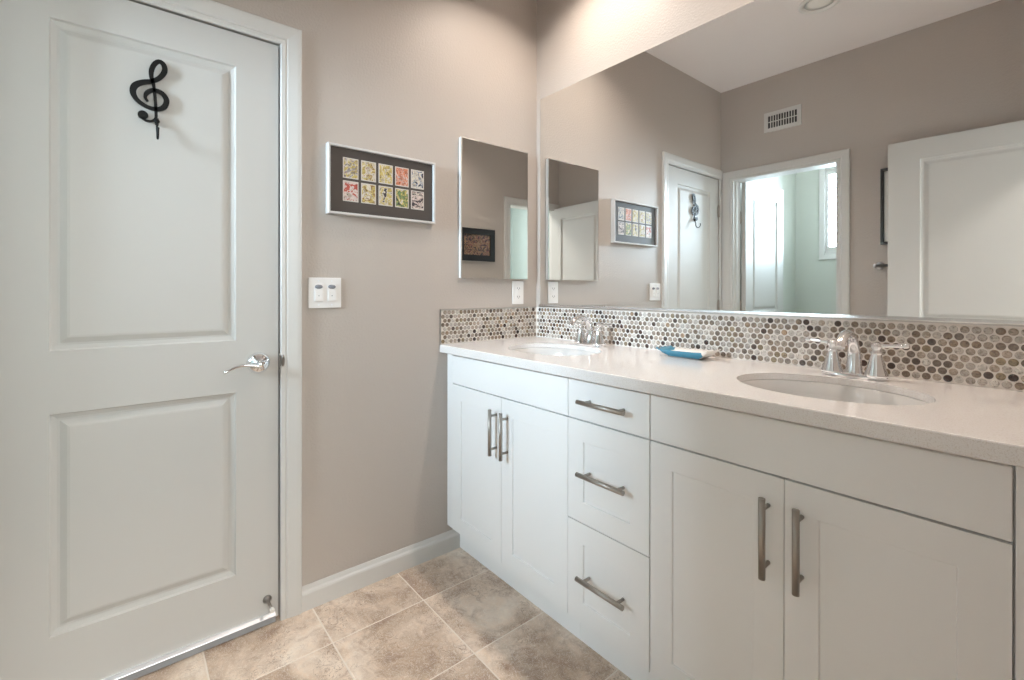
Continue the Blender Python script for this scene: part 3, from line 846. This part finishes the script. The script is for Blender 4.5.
def bar_pull(parent, c, vertical):
    """brushed bar pull centred at c on the door face, 178 mm long"""
    m = MB(); x, z = c; y = FACE - .034; L = .0885; s = .064
    if vertical:
        m.tube([(x, y, z - L), (x, y, z + L)], .0072, 16)
        for k in (-s, s): m.tube([(x, FACE - .0006, z + k), (x, y, z + k)], .0048, 12)
    else:
        m.tube([(x - L, y, z), (x + L, y, z)], .0072, 16)
        for k in (-s, s): m.tube([(x + k, FACE - .0006, z), (x + k, y, z)], .0048, 12)
    return tag(build('handle', m, M['nickel'], parent), 'brushed nickel bar pull')
TOE_Y = -.480
def base_cabinet(x0, x1, label, zt=.8945, right_filler=None):
    t = empty('base_cabinet', ((x0 + x1) / 2, -.26, 0)); tag(t, label, 'cabinet', 'white vanity cabinets')
    m = MB(); yf = FACE + .0195
    m.box(x0, x1, yf, yf + .018, .118, zt)      # face frame
    m.box(x0, x0 + .016, yf + .018, -.002, .118, zt - .002); m.box(x1 - .016, x1, yf + .018, -.002, .118, zt - .002)
    m.box(x0 + .016, x1 - .016, yf + .018, -.002, .118, .134)
    m.box(x0 + .016, x1 - .016, -.012, -.002, .134, zt - .002)
    build('cabinet_box', m, M['cab'], t)
    return t
cA = base_cabinet(.002, .7455, 'white two-door vanity cabinet against the left wall')
cB = base_cabinet(.7460, 1.0558, 'white three-drawer vanity cabinet between the two sink cabinets')
cC = base_cabinet(1.0563, W - .002, 'white two-door vanity cabinet under the right basin')
for t, a, b in ((cA, .002, .7455), (cB, .7460, 1.0558), (cC, 1.0563, W - .002)):
    build('toe_kick', MB().box(a, b, TOE_Y, TOE_Y + .016, 0.0005, .118), M['cab'], t)
G = .0009
build('filler_strip', MB().box(.0022, .0468, FACE + .001, FACE + .019, .119, .8945, bev=.001), M['cab'], cA)
build('false_front', shaker(.0480, .7458, .762, .884, plain=True), M['cab'], cA)
d = build('door', shaker(.0480, .3955 - G, .119, .7575), M['cab'], cA); bar_pull(d, (.366, .624), True)
d = build('door', shaker(.3955 + G, .7458, .119, .7575), M['cab'], cA); bar_pull(d, (.434, .624), True)
d = build('drawer', shaker(.7476, 1.0540, .762, .884, plain=True), M['cab'], cB); bar_pull(d, (.905, .8255), False)
d = build('drawer', shaker(.7476, 1.0540, .4375, .7575), M['cab'], cB); bar_pull(d, (.904, .601), False)
d = build('drawer', shaker(.7476, 1.0540, .119, .4335), M['cab'], cB); bar_pull(d, (.903, .2775), False)
build('false_front', shaker(1.0580, 1.7375, .762, .884, plain=True), M['cab'], cC)
d = build('door', shaker(1.0580, 1.3960 - G, .119, .7575), M['cab'], cC); bar_pull(d, (1.3635, .6265), True)
d = build('door', shaker(1.3960 + G, 1.7375, .119, .7575), M['cab'], cC); bar_pull(d, (1.431, .6255), True)
build('filler_strip', MB().box(1.7410, W - .0022, FACE + .001, FACE + .019, .119, .8945, bev=.001), M['cab'], cC)

# ------------------------------------------------------------------ ceiling lamps
def downlight(x, y, label, r=.075):
    t = empty('ceiling_light', (x, y, H - .012)); tag(t, label, 'ceiling light', 'recessed ceiling lights')
    m = MB(); m.lathe([(r * 1.28, H - .0005), (r * 1.28, H - .004), (r * 1.18, H - .009), (r * 1.02, H - .010), (r * .98, H - .004), (r * .90, H - .0008)], (x, y, 0), seg=40)
    # open ring: drop the caps
    for f in [f for f in m.bm.faces if len(f.verts) > 4]: m.bm.faces.remove(f)
    build('trim_ring', m, M['plastic'], t, recalc=True)
    m = MB(); m.lathe([(r * .90, H - .0010), (r * .5, H - .0030), (.001, H - .0034)], (x, y, 0), seg=40)
    build('lamp_lens', m, M['lens'], t)
downlight(.45, -.30, 'recessed ceiling light above the left basin')
downlight(1.40, -.30, 'recessed ceiling light above the right basin')
M['lens'] = M['lensoff']
downlight(.905, -1.255, 'round white recessed light in the middle of the ceiling, seen in the mirror', .078)

# ------------------------------------------------------------------ toilet-room window with shutters
wx0, wx1, wz0, wz1 = WIN
m = MB()
m.extrude_profile([(0, 0), (0, .016), (.038, .022), (.042, .018), (.042, 0)], lambda a, b, t: (wx0 - a, -TY + b, (wz0 - a) if t == 0 else (wz1 + a)), 1)
m.extrude_profile([(0, 0), (0, .016), (.038, .022), (.042, .018), (.042, 0)], lambda a, b, t: (wx1 + a, -TY + b, (wz0 - a) if t == 0 else (wz1 + a)), 1)
m.extrude_profile([(0, 0), (0, .016), (.038, .022), (.042, .018), (.042, 0)], lambda a, b, t: ((wx0 - a) if t == 0 else (wx1 + a), -TY + b, wz0 - a), 1)
m.extrude_profile([(0, 0), (0, .016), (.038, .022), (.042, .018), (.042, 0)], lambda a, b, t: ((wx0 - a) if t == 0 else (wx1 + a), -TY + b, wz1 + a), 1)
for a, b in ((wx0, wx0 + .003), (wx1 - .003, wx1)): m.box(a, b, -TY - T, -TY - .001, wz0, wz1)
m.box(wx0 + .003, wx1 - .003, -TY - T, -TY - .001, wz0, wz0 + .02); m.box(wx0 + .003, wx1 - .003, -TY - T, -TY - .001, wz1 - .02, wz1)
win = struct('window_1', m, M['trim'], 'white framed window high on the toilet-room wall', 'window', origin=((wx0 + wx1) / 2, -TY, wz0))
gl = bpy.data.materials.new('window_glass'); gl.use_nodes = True
n = gl.node_tree.nodes; l = gl.node_tree.links; n.clear()
out = n.new('ShaderNodeOutputMaterial'); tr = n.new('ShaderNodeBsdfTransparent'); gs = n.new('ShaderNodeBsdfGlossy'); mx = n.new('ShaderNodeMixShader')
gs.inputs['Roughness'].default_value = .02; mx.inputs[0].default_value = .06; tr.inputs[0].default_value = (.97, 1, .99, 1)
l.new(tr.outputs[0], mx.inputs[1]); l.new(gs.outputs[0], mx.inputs[2]); l.new(mx.outputs[0], out.inputs[0])
build('pane', MB().box(wx0 + .003, wx1 - .003, -TY - .085, -TY - .081, wz0 + .02, wz1 - .02), gl, win)
sh = empty('window_shutter', ((wx0 + wx1) / 2, -TY - .03, wz0 + .02)); tag(sh, 'white plantation shutter with open louvers in the toilet-room window', 'shutter')
m = MB(); sx0, sx1, sz0, sz1 = wx0 + .004, wx1 - .004, wz0 + .021, wz1 - .021
m.box(sx0, sx0 + .020, -TY - .045, -TY - .018, sz0, sz1, bev=.002); m.box(sx1 - .020, sx1, -TY - .045, -TY - .018, sz0, sz1, bev=.002)
m.box(sx0 + .020, sx1 - .020, -TY - .045, -TY - .018, sz0, sz0 + .060, bev=.002); m.box(sx0 + .020, sx1 - .020, -TY - .045, -TY - .018, sz1 - .045, sz1, bev=.002)
build('shutter_frame', m, M['trim'], sh)
nl = 8; lz0, lz1 = sz0 + .060, sz1 - .045; pl = (lz1 - lz0) / nl
for k in range(nl):
    zc_ = lz0 + pl * (k + .5); m = MB(); a = math.radians(-6)
    prof = [(.040 * math.cos(2 * PI * q / 12), .0085 * math.sin(2 * PI * q / 12)) for q in range(12)]
    m.extrude_profile(prof, lambda u, v_, t: ((sx0 + .021) if t == 0 else (sx1 - .021), -TY - .032 + u * math.cos(a) - v_ * math.sin(a), zc_ + u * math.sin(a) + v_ * math.cos(a)), 1)
    build('louver', m, M['trim'], sh)
# unseen hall window, added to let fill daylight through the doorway
hy0, hy1, hz0, hz1 = HWIN_ADDED
m = MB()
for a, b in ((hy0, hy0 + .03), (hy1 - .03, hy1), ((hy0 + hy1) / 2 - .02, (hy0 + hy1) / 2 + .02)): m.box(HX + .03, HX + .09, a, b, hz0, hz1)
m.box(HX + .03, HX + .09, hy0 + .03, hy1 - .03, hz0, hz0 + .03); m.box(HX + .03, HX + .09, hy0 + .03, hy1 - .03, hz1 - .03, hz1)
win2 = struct('window_2_added', m, M['trim'], 'added white framed window in the hall, source of fill daylight through the doorway', 'window')
build('pane', MB().box(HX + .058, HX + .062, hy0 + .03, hy1 - .03, hz0 + .03, hz1 - .03), gl, win2)
